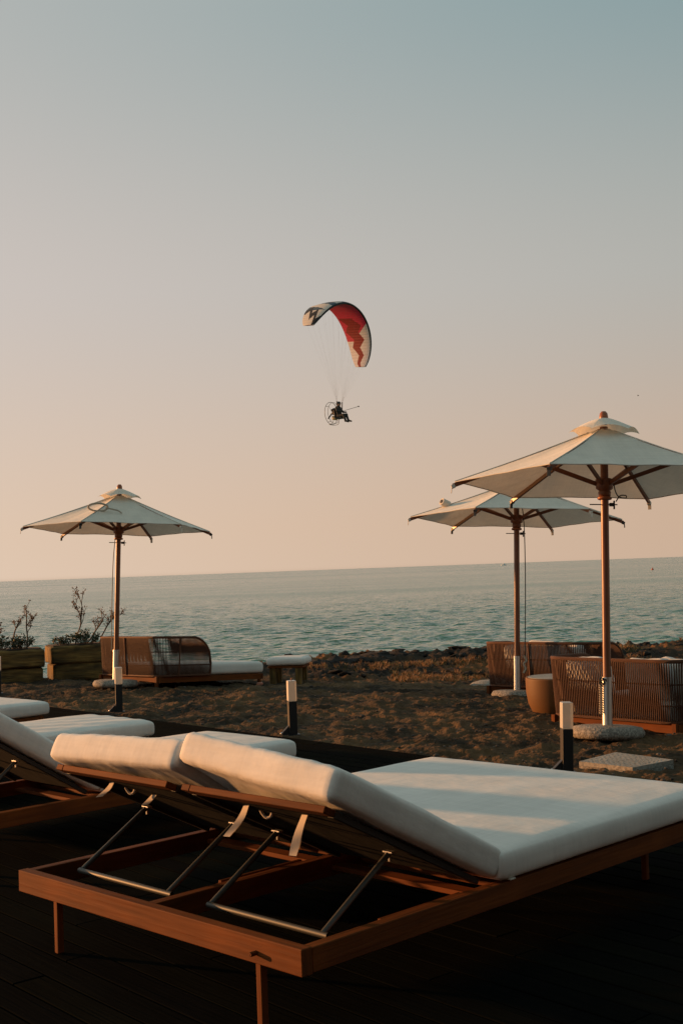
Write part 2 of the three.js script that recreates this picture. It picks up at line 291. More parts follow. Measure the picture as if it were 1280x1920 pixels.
// ------------------------------------------------------------------ sun beds
function makeBed({ W, halves, slope, u0, v0, len = 2.5, labels, group, detail, seatLabel, backLabels, twist = [], cover }) {
  const pos = uvPoint(u0, 0, v0), bed = thing('sun_bed', labels, 'sun bed', group);
  bed.position.copy(pos); bed.rotation.y = -Math.PI / 4;
  const hv = .93, hy = .318, t = .045;                      // hinge line
  mesh('head_board', box(0, W, .205, .29, 0 - t, 0), M.teak, bed);
  mesh('foot_board', box(0, W, .205, .29, -len, -len + t), M.teak, bed);
  const rails = [[0, t], [W - t, W]]; if (halves === 2) rails.push([W / 2 - .022, W / 2 + .022]);
  for (const [a, b] of rails) mesh('side_rail', box(a, b, .208, .287, -len + t, -t), M.teak, bed);
  for (const x of [.244, W - .225]) for (const z of [-.03, -len + .18]) mesh('leg', box(x - .013, x + .013, 0.001, .204, z - .014, z + .014), M.teak, bed);
  for (let v = .96; v < len - .1; v += .168) mesh('base_slat', box(t, W - t, .232, .252, -v - .035, -v + .035), M.teak, bed);
  const hw = W / halves, cosA = Math.cos(slope), sinA = Math.sin(slope);
  for (let k = 0; k < halves; k++) {
    const a = k * hw + .045, b = (k + 1) * hw - .045, bk = new THREE.Group(); bk.name = 'backrest'; bk.position.set(0, hy, -hv); bk.rotation.x = -slope; bed.add(bk);
    mesh('end_slat', box(a + .048, b, -.028, -.004, .80, .852), M.teak, bk);
    mesh('corner_block', box(a, a + .0465, -.028, -.004, .80, .852), M.teak, bk);
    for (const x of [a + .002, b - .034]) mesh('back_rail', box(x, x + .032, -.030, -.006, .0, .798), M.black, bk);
    mesh('shade_sheet', box(a + .036, b - .036, -.016, -.006, .02, .797), M.shade_sheet, bk);  // near-black sheet and rails stand in for the deep shade under the backrest
    // folding steel stay: foot bar and two arms
    const x0 = a + .075, x1 = b - .09, fv = .215, fy = .262, tv = .55;
    const sAt = (hv - tv) / cosA, ty = hy + sAt * sinA - .045;
    mesh('stay_arm', rod(V3(x0, fy, -fv), V3(x0, ty, -tv), .0105), M.stay, bed); mesh('stay_arm', rod(V3(x1, fy, -fv), V3(x1, ty, -tv), .0105), M.stay, bed);
    mesh('stay_bar', rod(V3(x0 - .01, fy, -fv), V3(x1 + .03, fy, -fv), .0115), M.stay, bed);
    for (const x of [x0, x1]) mesh('stay_bracket', merge([box(x - .022, x + .022, ty, ty + .007, -tv - .012, -tv + .012, .002), box(x - .004, x + .004, ty - .03, ty, -tv - .004, -tv + .004, .001)]), M.steel, bed);
    if (detail) mesh('notch_rail', box(x1 + .075, x1 + .095, .265, .286, -.82, -.40), M.teak, bed);
    // back cushion, lying on the backrest
    const cw = hw + .0 - .006, tw = twist[k] || [0, 0], L = .93, th = .115;
    const g = softBox(cw, th, L, .026, { crown: .010, wr: .0035, freq: 6, s: 3 + k + (u0 * 7 | 0), step: .022, warp: v => {
      const e = sstep(0, 1, (v.z / L + .5)), f = v.x / cw + .5; v.y += (tw[0] * (1 - f) + tw[1] * f) * e * e;
      v.y += .0022 * Math.sin(v.x * 60 + 2 * Math.sin(v.x * 17)) * sstep(.30, .44, v.z) * (v.y > -.02 ? 1 : .3) * .6; } });
    g.translate((k + .5) * hw, th / 2 + .004, L / 2 - .045).applyMatrix4(new THREE.Matrix4().makeRotationX(-slope).setPosition(0, hy, -hv));
    const c = single('back_cushion', g, M.mattress, backLabels[k], 'cushion', 'back cushions of the sun beds'); c.position.copy(pos); c.rotation.y = -Math.PI / 4;
    if (detail) { // tie straps hanging below the backrest
      const base = k * .8365, ribbon = (pts, wdt) => { const c2 = new THREE.CatmullRomCurve3(pts), n = 10, p = [], ix = []; for (let i = 0; i <= n; i++) { const q = c2.getPoint(i / n), tw2 = .5 * Math.sin(i * .5 + k); p.push(q.x - wdt / 2, q.y + tw2 * .006, q.z - tw2 * .01, q.x + wdt / 2, q.y - tw2 * .006, q.z + tw2 * .01); if (i < n) ix.push(2 * i, 2 * i + 1, 2 * i + 2, 2 * i + 1, 2 * i + 3, 2 * i + 2); } const g2 = new THREE.BufferGeometry(); g2.setAttribute('position', new THREE.Float32BufferAttribute(p, 3)); g2.setIndex(ix); const g3 = mergeGeometries([g2, g2.clone().translate(0, .0, .004)]); g3.computeVertexNormals(); return boxUV(g3); };
      const at2 = [[[.252, .635, .30], [.235, .600, .29], [.172, .556, .28]], [[.412, .590, .40], [.37, .555, .40], [.327, .522, .395]]];
      const at3 = [[[1.09, .64, .30], [1.06, .575, .29], [.99, .50, .275]], [[1.395, .64, .30], [1.365, .56, .285], [1.337, .478, .28]]];
      for (const s of (k ? at3 : at2)) mesh('strap', ribbon(s.map(([x, y, v]) => V3(x, y, -v)), .034), M.strap, bed);
      const hx = k ? 1.12 : .283, hk = mesh('buckle', tube([[hx - .03, .615, -.345], [hx - .022, .585, -.35], [hx, .568, -.355], [hx + .02, .58, -.36], [hx + .026, .62, -.36]], .006, 6, 16), M.strap, bed);
      const kx = k ? 1.19 : .39; mesh('peg', box(kx - .018, kx + .018, .640, .664, -.285, -.25), M.finial, bed);
    }
  }
  if (detail) mesh('peg', new THREE.CylinderGeometry(.008, .008, .03, 10).rotateX(Math.PI / 2).rotateZ(.3).translate(1.453, .241, .012), M.teak, bed);
  // long seat mattress
  const sl = len - hv - .0, g = softBox(W + .02, .112, sl, .028, { crown: .020, edge: 2.6, wr: .003, freq: 4, s: 11 + (u0 * 5 | 0), step: .03, warp: cover });
  g.translate(W / 2, .292 + .056, -(hv + .052 + sl / 2));
  const m = single('seat_mattress', g, M.mattress, seatLabel, 'mattress', 'seat mattresses of the sun beds'); m.position.copy(pos); m.rotation.y = -Math.PI / 4;
  if (detail) mesh('care_label', box(W - .01, W + .014, .294, .299, -1.06, -1.03, .001), M.hem, m);
  return bed;
}
makeBed({ W: 1.667, halves: 2, slope: 26.6 * R, u0: 0, v0: 0, detail: true, twist: [[0.0, .035], [.065, .0]], group: 'sun beds on the deck',
  labels: 'double wooden sun bed with two raised backs and steel stays under them', seatLabel: 'wide cream seat mattress streaked with warm light on the double sun bed',
  backLabels: ['cream back cushion on the double sun bed, lying level on its raised back', 'cream back cushion on the double sun bed, one corner lifted off its wooden slat'] });
makeBed({ W: .85, halves: 1, slope: 32 * R, u0: -2.02, v0: .20, len: 2.35, group: 'sun beds on the deck', labels: 'single wooden sun bed with steep raised back directly beyond the double sun bed', seatLabel: 'cream seat mattress mostly hidden behind the double bed\'s back cushions', backLabels: ['shaded cream back cushion seen from its side, sloping down towards the double bed'] });
const folds = v => { if (v.y > 0) v.y += .003 * Math.sin(v.x * 30 + v.z * 9 + 3 * Math.sin(v.z * 4)) * (1 - Math.pow(Math.abs(v.x) / .43, 4)); };
makeBed({ W: .82, halves: 1, slope: 38 * R, u0: -3.66, v0: .45, len: 2.25, cover: folds, group: 'sun beds on the deck', labels: 'single wooden sun bed second along the row from the double sun bed', seatLabel: 'creased cream seat mattress with its whole foot end showing on the deck', backLabels: ['cream back cushion raised at the head of the creased mattress'] });
makeBed({ W: .82, halves: 1, slope: 16 * R, u0: -5.66, v0: .56, group: 'sun beds on the deck', labels: 'single wooden sun bed third along the row from the double sun bed', seatLabel: 'cream seat mattress of the last bed in the row, near the path lights', backLabels: ['cream back cushion of the last bed in the row'] });

// ------------------------------------------------------------------ bollard lights along the deck edge (unlit)
function bollard(x, D, turn, lean, label, spike) {
  const o = thing('bollard_light', label, 'bollard light', 'bollard lights along the deck edge'); o.position.set(x, 0, -D); o.rotation.set(0, turn, lean);
  mesh('base_plate', box(-.06, .06, .001, .009, -.06, .06, .003), M.black, o);
  mesh('post', box(-.037, .037, .0095, .298, -.037, .037, .005), M.black, o);
  const gp = []; // flared foot on one side
  const sh = new THREE.Shape([new THREE.Vector2(-.0375, .0095), new THREE.Vector2(-.0375, .085), new THREE.Vector2(-.10, .022), new THREE.Vector2(-.10, .0095)]);
  mesh('foot', new THREE.ExtrudeGeometry(sh, { depth: .04, bevelEnabled: true, bevelSize: .003, bevelThickness: .003, bevelSegments: 1 }).translate(0, 0, -.02), M.black, o);
  mesh('foot_cap', new THREE.SphereGeometry(.012, 10, 8).translate(-.103, .018, 0), M.steel, o);
  mesh('lamp_head', bx(.076, .182, .076, .008).translate(0, .3895, 0), M.lamp, o);
  if (spike) mesh('pin', new THREE.CylinderGeometry(.005, .006, .022, 8).translate(0, .4915, 0), M.finial, o);
  return o;
}
bollard(-4.53, 16.0, .25, -.01, 'black bollard light with pale head beside the planters');
bollard(-2.47, 13.31, .25, -.005, 'black bollard light with pale head in front of the lone parasol\'s base');
bollard(-.5, 10.94, .25, .0, 'black bollard light with a small pin on top of its pale head', true);
bollard(1.48, 8.5, .1, -.035, 'black bollard light standing beside the pale paving slab');

// ------------------------------------------------------------------ pale paving slab
{
  const a = V3(1.67, 0, -9.07), b = V3(1.98, 0, -8.72), c = V3(2.34, 0, -8.99), d = V3(2.02, 0, -9.44), y = beachY(2, 9);
  const sh = new THREE.Shape([a, b, c, d].map(p => new THREE.Vector2(p.x, -p.z)));
  const hole = [];
  for (let i = 1; i < 10; i++) for (let j = 1; j < 9; j++) { const p = a.clone().lerp(b, i / 10), q = d.clone().lerp(c, i / 10), e = p.lerp(q, j / 9); const h = new THREE.Path(); h.absarc(e.x, -e.z, .009, 0, Math.PI * 2, true); hole.push(h); }
  sh.holes = hole;
  const top = new THREE.ExtrudeGeometry(sh, { depth: .03, bevelEnabled: false, curveSegments: 5 }).rotateX(-Math.PI / 2);
  const o = thing('paving_slab', 'pale perforated square slab lying on the sand at the deck edge', 'slab');
  mesh('top_plate', boxUV(top).translate(0, y + .02, 0), M.slab, o);
  mesh('under_plate', boxUV(new THREE.ExtrudeGeometry(new THREE.Shape([a, b, c, d].map(p => new THREE.Vector2(p.x, -p.z))), { depth: .05, bevelEnabled: false }).rotateX(-Math.PI / 2)).translate(0, y - .032, 0), M.concrete, o);
}

// ------------------------------------------------------------------ parasols
function parasol({ x, D, by, lx, lz, rot, rim, apex }, label, extra) {
  const o = thing('parasol', label, 'parasol', 'cream parasols on the beach'), RAD = 1.30;
  const up = V3(Math.sin(lx), 0, -Math.sin(lz)); up.y = Math.sqrt(1 - up.lengthSq());
  const ax = V3(Math.cos(rot), 0, -Math.sin(rot)); ax.addScaledVector(up, -ax.dot(up)).normalize();
  const az = ax.clone().cross(up);
  o.position.set(x, by, -D); o.quaternion.setFromRotationMatrix(new THREE.Matrix4().makeBasis(ax, up, az));
  const dir = k => V3(Math.cos(k * 60 * R), 0, -Math.sin(k * 60 * R)), hip = (k, t) => dir(k).multiplyScalar(RAD * t).setY(mix(apex, rim, t) - .012 * Math.sin(Math.PI * t));
  // base and pole
  const prof = [[0, 0], [.28, .0], [.31, .03], [.312, .06], [.29, .095], [.22, .108], [.06, .112], [0, .112]].map(p => new THREE.Vector2(...p));
  mesh('base', boxUV(new THREE.LatheGeometry(prof, 48), 1), M.concrete, o).position.y = -.005;
  mesh('sleeve', new THREE.CylinderGeometry(.043, .043, .39, 24).translate(0, .107 + .195, 0), M.steel, o);
  mesh('pole', boxUV(new THREE.CylinderGeometry(.034, .034, apex - .44, 24), 1, 1).translate(0, (.44 + apex) / 2, 0), M.poleWood, o);
  mesh('pole_collar', new THREE.CylinderGeometry(.046, .046, .03, 24).translate(0, .497, 0), M.steel, o);
  mesh('finial', new THREE.LatheGeometry([[0, .02], [.03, .02], [.036, .05], [.040, .085], [.034, .118], [.02, .137], [0, .14]].map(p => new THREE.Vector2(...p)), 20).translate(0, apex + .0, 0), M.finial, o);
  const ry = rim - .02;
  mesh('runner', new THREE.LatheGeometry([[.036, -.10], [.052, -.095], [.056, -.06], [.046, -.05], [.074, -.03], [.078, .05], [.05, .06], [.036, .06]].map(p => new THREE.Vector2(...p)), 20).translate(0, ry, 0), M.poleWood, o);
  mesh('runner_ring', new THREE.TorusGeometry(.050, .014, 8, 24).rotateX(Math.PI / 2).translate(0, ry - .115, 0), M.finial, o);
  mesh('pin', rod(V3(-.13, ry - .17, .0), V3(.11, ry - .17, .0), .005), M.black, o);
  mesh('cleat', merge([box(.04, .085, ry - .185, ry - .155, -.014, .014, .003), box(.075, .088, ry - .21, ry - .135, -.009, .009, .003)]), M.black, o);
  for (let k = 0; k < 6; k++) {
    const d = dir(k);
    const a = hip(k, .04).add(V3(0, -.032, 0)), e = hip(k, 1.015).add(V3(0, -.030, 0));
    const rib = mesh('rib', bar(a, e, .022, .036), M.poleWood, o);
    const m = hip(k, .48).add(V3(0, -.055, 0)), h = d.clone().multiplyScalar(.07).setY(ry + .01);
    mesh('strut', bar(h, m, .022, .036), M.poleWood, o);
    mesh('corner_tab', merge([bar(e.clone().addScaledVector(d, -.02), e.clone().addScaledVector(d, .012).add(V3(0, -.012, 0)), .035, .032), bar(e.clone().addScaledVector(d, .006).add(V3(0, -.004, 0)), e.clone().addScaledVector(d, .012).add(V3(0, -.065, 0)), .032, .006, .002, d)]), k % 2 ? M.hem : M.black, o);
    // cloth panel between two hips: taut, a little hollow
    const n = 14, p = [], ix = [], row = [];
    for (let i = 0; i <= n; i++) { row.push(p.length / 3); const t = .03 + .97 * i / n, A = hip(k, t), B = hip(k + 1, t); for (let j = 0; j <= n; j++) { const s = j / n, q = A.clone().lerp(B, s), bow = 4 * s * (1 - s); q.addScaledVector(A.clone().add(B).setY(0).normalize(), -.022 * bow * t * t); q.y -= .02 * bow * Math.sin(Math.PI * Math.min(1, t * .92)) - .010 * bow * t * t; q.y += noise3(q.x * 4, q.y * 4 + k, q.z * 4, 5) * .006 * bow + .003 * Math.sin(s * 19 + k * 2) * bow * t; p.push(q.x, q.y, q.z); } }
    for (let i = 0; i < n; i++) for (let j = 0; j < n; j++) { const q = row[i] + j, q2 = row[i + 1] + j; ix.push(q, q2, q + 1, q + 1, q2, q2 + 1); }
    const g = new THREE.BufferGeometry(); g.setAttribute('position', new THREE.Float32BufferAttribute(p, 3)); g.setIndex(ix); g.computeVertexNormals();
    const pn = mesh('canopy_panel', boxUV(g), M.canopy, o);
    const edge = []; for (let j = 0; j <= n; j++) { const q = (row[n] + j) * 3; edge.push(V3(p[q], p[q + 1] - .003, p[q + 2])); }
    mesh('hem', tube(edge, .005, 5, 14), M.hem, pn);
    mesh('seam', tube([hip(k, .1).add(V3(0, .003, 0)), hip(k, .55).add(V3(0, .003, 0)), hip(k, 1).add(V3(0, .003, 0))], .005, 5, 8), M.hem, pn);
    // vent cap
    const cp = [], ci = [], m2 = 8, capH = t => apex + .085 - t * .145;
    for (let i = 0; i <= m2; i++) for (let j = 0; j <= m2; j++) { const t = .1 + .9 * i / m2, s = j / m2, q = dir(k).lerp(dir(k + 1), s).multiplyScalar(.312 * t), bow = 4 * s * (1 - s); cp.push(q.x, capH(t) + .036 * bow * t * t * t + .022 * Math.sin(Math.PI * t), q.z); }
    for (let i = 0; i < m2; i++) for (let j = 0; j < m2; j++) { const q = i * (m2 + 1) + j, q2 = q + m2 + 1; ci.push(q, q2, q + 1, q + 1, q2, q2 + 1); }
    const cg = new THREE.BufferGeometry(); cg.setAttribute('position', new THREE.Float32BufferAttribute(cp, 3)); cg.setIndex(ci); cg.computeVertexNormals();
    mesh('vent_panel', boxUV(cg), M.canopy, o);
  }
  mesh('top_hub', new THREE.CylinderGeometry(.06, .05, .07, 20).translate(0, apex - .06, 0), M.poleWood, o);
  extra?.(o, hip, ry, dir, apex, rim);
  return o;
}
const hangRope = (o, x, z, y0, y1, m = M.rope) => mesh('cord', tube([[x * .7, y0, z * .7], [x, y0 - .3, z], [x * 1.1, (y0 + y1) / 2, z * 1.2], [x, y1, z]], .006, 6, 20), m, o);
parasol({ x: -3.2072, D: 17.0617, by: -.0637, lx: .0386, lz: .0485, rot: .3298, rim: 2.1904, apex: 2.6832 }, 'lone cream parasol with a looped rope lying on its canopy', (o, hip, ry) => {
  hangRope(o, -.075, .06, ry - .12, .5);
  const c = hip(4, .62).lerp(hip(5, .62), .10).add(V3(0, .02, 0)), lp = []; for (let i = 0; i < 12; i++) { const a = i / 12 * 6.283; lp.push(c.clone().add(V3(-.06 + .13 * Math.cos(a), .035 + .05 * Math.sin(a), .02 * Math.sin(a)))); }
  mesh('rope_loop', tube(lp, .013, 6, 48, true), M.rope, o);
  mesh('rope_end', tube([c.clone().add(V3(.04, .03, 0)), c.clone().add(V3(.12, .015, .01)), c.clone().add(V3(.2, -.005, .03)), c.clone().add(V3(.25, -.04, .05))], .011, 6, 20), M.rope, o);
});
parasol({ x: 2.0391, D: 14.9182, by: -.1915, lx: .0468, lz: .0611, rot: .0263, rim: 2.1941, apex: 2.65 }, 'cream parasol with a rolled tie on its canopy behind the drum table', (o, hip, ry) => {
  hangRope(o, .085, .05, ry + .2, .42, M.darkRope);
  mesh('rope_bundle', tube([[.07, .52, .06], [.10, .46, .07], [.07, .42, .06], [.09, .36, .065], [.065, .31, .06]], .014, 6, 30), M.rope, o);
  const c = hip(3, .68).add(V3(.0, .03, .05)); mesh('rolled_tie', new THREE.CylinderGeometry(.045, .05, .11, 14).rotateZ(1.2).rotateY(.5).translate(c.x, c.y, c.z), M.hem, o); mesh('tie_core', new THREE.CylinderGeometry(.024, .024, .125, 12).rotateZ(1.2).rotateY(.5).translate(c.x, c.y, c.z), M.black, o);
});
parasol({ x: 2.1943, D: 10.542, by: -.0677, lx: .0466, lz: .0599, rot: -.0069, rim: 2.1902, apex: 2.6846 }, 'large cream parasol with coiled rope on its steel sleeve by the woven daybed', (o, hip, ry) => {
  const cs = []; for (let i = 0; i <= 90; i++) { const a = i * .9; cs.push(V3(-.058 + .013 * Math.cos(a), .20 + i * .0028, .025 + .013 * Math.sin(a))); }
  mesh('rope_coil', tube(cs, .0055, 5, 260), M.rope, o);
  mesh('rope_knot', new THREE.TorusKnotGeometry(.022, .007, 40, 6).translate(-.045, .475, .035), M.darkRope, o);
  mesh('cord', tube([[.07, ry + .0, .05], [.085, ry - .07, .06], [.11, ry - .11, .07], [.165, ry - .12, .07], [.17, ry - .10, .075], [.12, ry - .10, .07], [.085, ry - .15, .06]], .005, 6, 40), M.black, o);
});

// ------------------------------------------------------------------ woven daybeds
const DAY = { L: 1.5, A: .92, r: .22, y0: .13, y1: .66 };
function shellPath() {                                     // plan of the woven shell, arm - back - arm (x across, z = -v away)
  const { L, A, r } = DAY, pts = []; let s = 0;
  const add = (x, z, nx, nz) => pts.push({ x, z, nx, nz });
  for (let i = 0; i <= 20; i++) { const t = A - (A - r) * i / 20; add(0, -t, -1, 0); }
  for (let i = 1; i <= 16; i++) { const a = i / 16 * Math.PI / 2; add(r - r * Math.cos(a), -r + r * Math.sin(a), -Math.cos(a), Math.sin(a)); }
  for (let i = 1; i <= 30; i++) { add(r + (L - 2 * r) * i / 30, 0, 0, 1); }
  for (let i = 1; i <= 16; i++) { const a = i / 16 * Math.PI / 2; add(L - r + r * Math.sin(a), -r + r * Math.cos(a), Math.sin(a), Math.cos(a)); }
  for (let i = 1; i <= 20; i++) add(L, -r - (A - r) * i / 20, 1, 0);
  pts.forEach((p, i) => { if (i) s += Math.hypot(p.x - pts[i - 1].x, p.z - pts[i - 1].z); p.s = s; });
  return pts;
}
const PATH = shellPath(), PL = PATH.at(-1).s;
function onShell(s, h) {                                   // s along the plan, h 0..1 up; flares slightly outwards
  let i = 1; while (i < PATH.length - 1 && PATH[i].s < s) i++;
  const a = PATH[i - 1], b = PATH[i], t = clamp((s - a.s) / (b.s - a.s), 0, 1), e = (h - .5) * .035;
  return V3(mix(a.x, b.x, t) + mix(a.nx, b.nx, t) * e, DAY.y0 + (DAY.y1 - DAY.y0) * h, mix(a.z, b.z, t) + mix(a.nz, b.nz, t) * e);
}
const topAt = s => { const e = Math.min(s, PL - s), R0 = .34; return e > R0 ? 1 : mix(.30, 1, Math.sqrt(Math.max(0, 1 - Math.pow(1 - e / R0, 2)))); };   // front corners of the arms are rounded off
const dayGeo = {};
{
  const cords = [];
  const cord = (s, side, z, w = .0072) => { const H = topAt(s), p = [], ix = [], n = 5; for (let i = 0; i <= n; i++) { const h = H * i / n, c = onShell(s + z * (h - .5), h), c2 = onShell(Math.min(PL, s + .006), h), t = c2.sub(onShell(s, h)).normalize(), o = t.clone().cross(V3(0, 1, 0)).multiplyScalar(side * .010); c.add(o); for (const [q, r] of [[-1, -1], [1, -1], [1, 1], [-1, 1]]) p.push(c.x + t.x * w / 2 * q + o.x * .28 * r, c.y, c.z + t.z * w / 2 * q + o.z * .28 * r); if (i < n) for (let k = 0; k < 4; k++) { const a = i * 4 + k, b = i * 4 + (k + 1) % 4; ix.push(a, b, a + 4, b, b + 4, a + 4); } } const g = new THREE.BufferGeometry(); g.setAttribute('position', new THREE.Float32BufferAttribute(p, 3)); g.setIndex(ix); g.computeVertexNormals(); return g; };
  for (let s = .02, i = 0; s < PL - .02; s += .0205, i++) { cords.push(cord(s, 1, .012)); cords.push(cord(s + .0103, -1, -.012, .0095)); }
  dayGeo.weave = merge(cords);
  const line = (h, a = 0, b = PL, n = 60) => { const p = []; for (let i = 0; i <= n; i++) { const s = mix(a, b, i / n); p.push(onShell(s, Math.min(h, topAt(s) * .98))); } return p; };
  const loop = line(1, 0, PL, 90).map((p, i) => { const s = PL * i / 90; return onShell(s, topAt(s)); });
  dayGeo.top = tube(loop, .017, 8, 180); dayGeo.bottom = tube(line(0), .016, 8, 120);
  dayGeo.band1 = tube(line(.62), .008, 6, 120); dayGeo.band2 = tube(line(.27), .008, 6, 120);
  dayGeo.end0 = tube([onShell(0, 0), onShell(0, .15), onShell(0, .30)], .016, 8, 6); dayGeo.end1 = tube([onShell(PL, 0), onShell(PL, .15), onShell(PL, .30)], .016, 8, 6);
  dayGeo.stud = s => { const t = onShell(s + .01, .5).sub(onShell(s - .01, .5)).normalize().cross(V3(0, 1, 0)).multiplyScalar(.016); return rod(onShell(s, .01).add(t), onShell(s, .99).add(t), .014); };
}
function daybed(x, D, y, turn, tilt, label, pillows, matLabel, pillowLabels) {
  const o = thing('daybed', label, 'daybed', 'woven daybeds on the sand'); o.position.set(x, y, -D);
  const q = new THREE.Quaternion().setFromAxisAngle(V3(0, 1, 0), turn), up = V3(tilt[0], 1, -tilt[1]).normalize();
  o.quaternion.setFromUnitVectors(V3(0, 1, 0), up).multiply(q);
  const wv = mesh('weave', dayGeo.weave, M.cord, o); wv.userData.kind = 'stuff';
  mesh('top_rail', dayGeo.top, M.cordFrame, o); mesh('bottom_rail', dayGeo.bottom, M.cordFrame, o); mesh('woven_band', dayGeo.band1, M.cord, o); mesh('woven_band', dayGeo.band2, M.cord, o);
  mesh('arm_end', dayGeo.end0, M.cordFrame, o); mesh('arm_end', dayGeo.end1, M.cordFrame, o);
  for (const f of [.18, .5, .82]) mesh('upright', dayGeo.stud(PL * f), M.cordFrame, o);
  const dl = 1.95;
  mesh('base_rail', box(.05, DAY.L - .05, .035, .115, -.09, -.05), M.teak, o); mesh('base_rail', box(.05, DAY.L - .05, .035, .115, -dl, -dl + .04), M.teak, o);
  mesh('base_rail', box(.05, .09, .035, .115, -dl + .042, -.092), M.teak, o); mesh('base_rail', box(DAY.L - .09, DAY.L - .05, .035, .115, -dl + .042, -.092), M.teak, o);
  for (let v = .14; v < dl - .08; v += .2) mesh('slat', box(.092, DAY.L - .092, .09, .112, -v - .07, -v), M.teak, o);
  for (const [lx, lz] of [[.075, -.03], [DAY.L - .075, -.03], [.075, -dl + .06], [DAY.L - .075, -dl + .06]]) mesh('leg', box(lx - .022, lx + .022, -.03, lz === -.03 ? .125 : .033, lz - .018, lz + .018), M.teak, o);
  const lay = (g, name, lab, cat, grp) => { const m = single(name, g, M.mattress, lab, cat, grp); m.position.copy(o.position); m.quaternion.copy(o.quaternion); return m; };
  lay(softBox(DAY.L - .16, .17, dl - .06, .05, { crown: .015, wr: .004, s: 21, step: .05 }).translate(DAY.L / 2, .118 + .085, -.10 - (dl - .06) / 2), 'daybed_mattress', matLabel, 'mattress', 'mattresses of the woven daybeds');
  pillows.forEach(([px, pz, rz, h], i) => lay(softBox(.46, .15, h, .06, { crown: .05, edge: 1.6, wr: .016, freq: 5, s: 31 + i + x, step: .03 }).rotateX(-Math.PI / 2 + .22).rotateZ(rz).translate(px, .30 + h / 2, pz - .16), 'pillow', pillowLabels[i], 'pillow', 'pillows on the woven daybeds'));
  return o;
}
daybed(-3.65, 17.92, -.075, -45 * R, [.03, .05], 'woven daybed with open see-through side beside the planters', [], 'pale shaded mattress reaching out of the daybed beside the planters', []);
daybed(1.69, 15.56, -.205, -45 * R, [.03, .045], 'woven daybed behind the bronze drum table', [[.42, -.12, .06, .34], [.78, -.10, -.05, .37], [1.12, -.12, .1, .33]], 'pale mattress inside the daybed behind the drum table', ['low pillow at the lit corner of the daybed behind the drum table', 'plump pillow over the middle of the daybed behind the drum table', 'pillow by the shaded corner of the daybed behind the drum table']);
daybed(1.87, 11.76, -.125, -50 * R, [.015, .02], 'woven daybed beside the parasol with the steel sleeve', [[.32, -.12, .04, .345], [1.02, -.10, .05, .355], [1.22, -.30, -.1, .345]], 'pale mattress inside the daybed beside the steel sleeve', ['pillow above the lit corner of the daybed by the steel sleeve', 'striped pillow above the woven back of the daybed by the steel sleeve', 'flat pale pillow next to the striped one on the daybed by the steel sleeve']);

// ------------------------------------------------------------------ bronze drum table
{
  const o = thing('drum_table', 'bronze drum side table with pale top between the woven daybeds', 'side table'); o.position.set(2.12, -.135, -12.5);
  mesh('drum', new THREE.LatheGeometry([[0, 0], [.17, 0], [.215, .02], [.262, .075], [.30, .16], [.318, .27], [.32, .40], [.316, .418], [.302, .42], [.298, .405], [0, .40]].map(p => new THREE.Vector2(...p)), 64), M.bronze, o);
  mesh('table_top', boxUV(new THREE.CylinderGeometry(.297, .297, .02, 56)).translate(0, .4125, 0), M.tabletop, o);
}
// ------------------------------------------------------------------ cushioned bench at the end of the daybed
{
  const o = thing('bench', 'low bench with white rounded cushion and wooden legs beyond the daybed', 'bench'); o.position.set(-.88, -.225, -18.75); o.rotation.y = -12 * R;
  mesh('cushion', softBox(.60, .115, .5, .05, { crown: .01, wr: .003, s: 51 }).translate(0, .315, 0), M.mattress, o);
  mesh('seat_board', box(-.27, .27, .222, .252, -.23, .23), M.teak, o);
  for (const x of [-.21, .19]) for (const z of [-.17, .17]) mesh('leg', box(x - .045, x + .045, -.03, .221, z - .04, z + .04), M.planter, o);
}
{ const g = softBox(.09, .05, .07, .02, { wr: .012, freq: 14, s: 61, step: .01 }); const o = single('crumpled_packet', g.translate(0, .02, 0), std({ color: lin(.5, .2, .13), roughness: .6 }), 'small crumpled reddish packet on the sand by the bench legs', 'litter'); o.position.set(-1.28, beachY(-1.28, 18.0), -18.0); }
{ const g = boxUV(new THREE.LatheGeometry([[0, .09], [.2, .085], [.34, .05], [.40, .01], [.41, -.04], [0, -.04]].map(p => new THREE.Vector2(...p)), 40)); const o = single('stone_disc', g, M.concrete, 'half-buried grey stone disc on the sand next to the woven daybed', 'stone'); o.position.set(2.10, beachY(2.1, 18.4) + .0, -18.4); o.scale.set(.72, .8, .6); }

// ------------------------------------------------------------------ planters and shrubs
function planter(x, D, y, w, dep, h, turn, label) {
  const o = thing('planter', label, 'planter', 'timber planters at the edge of the sand'); o.position.set(x, y, -D); o.rotation.y = turn;
  const tier = (y0, y1, grow, s) => { const g = softBox(w + grow, y1 - y0, dep + grow, .03, { wr: .016, freq: 4, s, step: .06 }); return g.translate(0, (y0 + y1) / 2, 0); };
  mesh('lower_tier', tier(-.02, h * .47, -.06, 3 + x), M.planter, o); mesh('upper_tier', tier(h * .475, h, 0, 8 + x), M.planter, o);
  mesh('soil', box(-w / 2 + .05, w / 2 - .05, h - .03, h + .012, -dep / 2 + .05, dep / 2 - .05), M.soil, o);
  return o;
}
planter(-5.24, 19.1, -.15, 1.05, .62, .54, 20 * R, 'timber planter of two stacked tiers standing by itself at the sand edge');
planter(-4.33, 19.95, -.15, 1.0, .62, .54, 23 * R, 'timber planter with sunlit end behind the woven daybed');
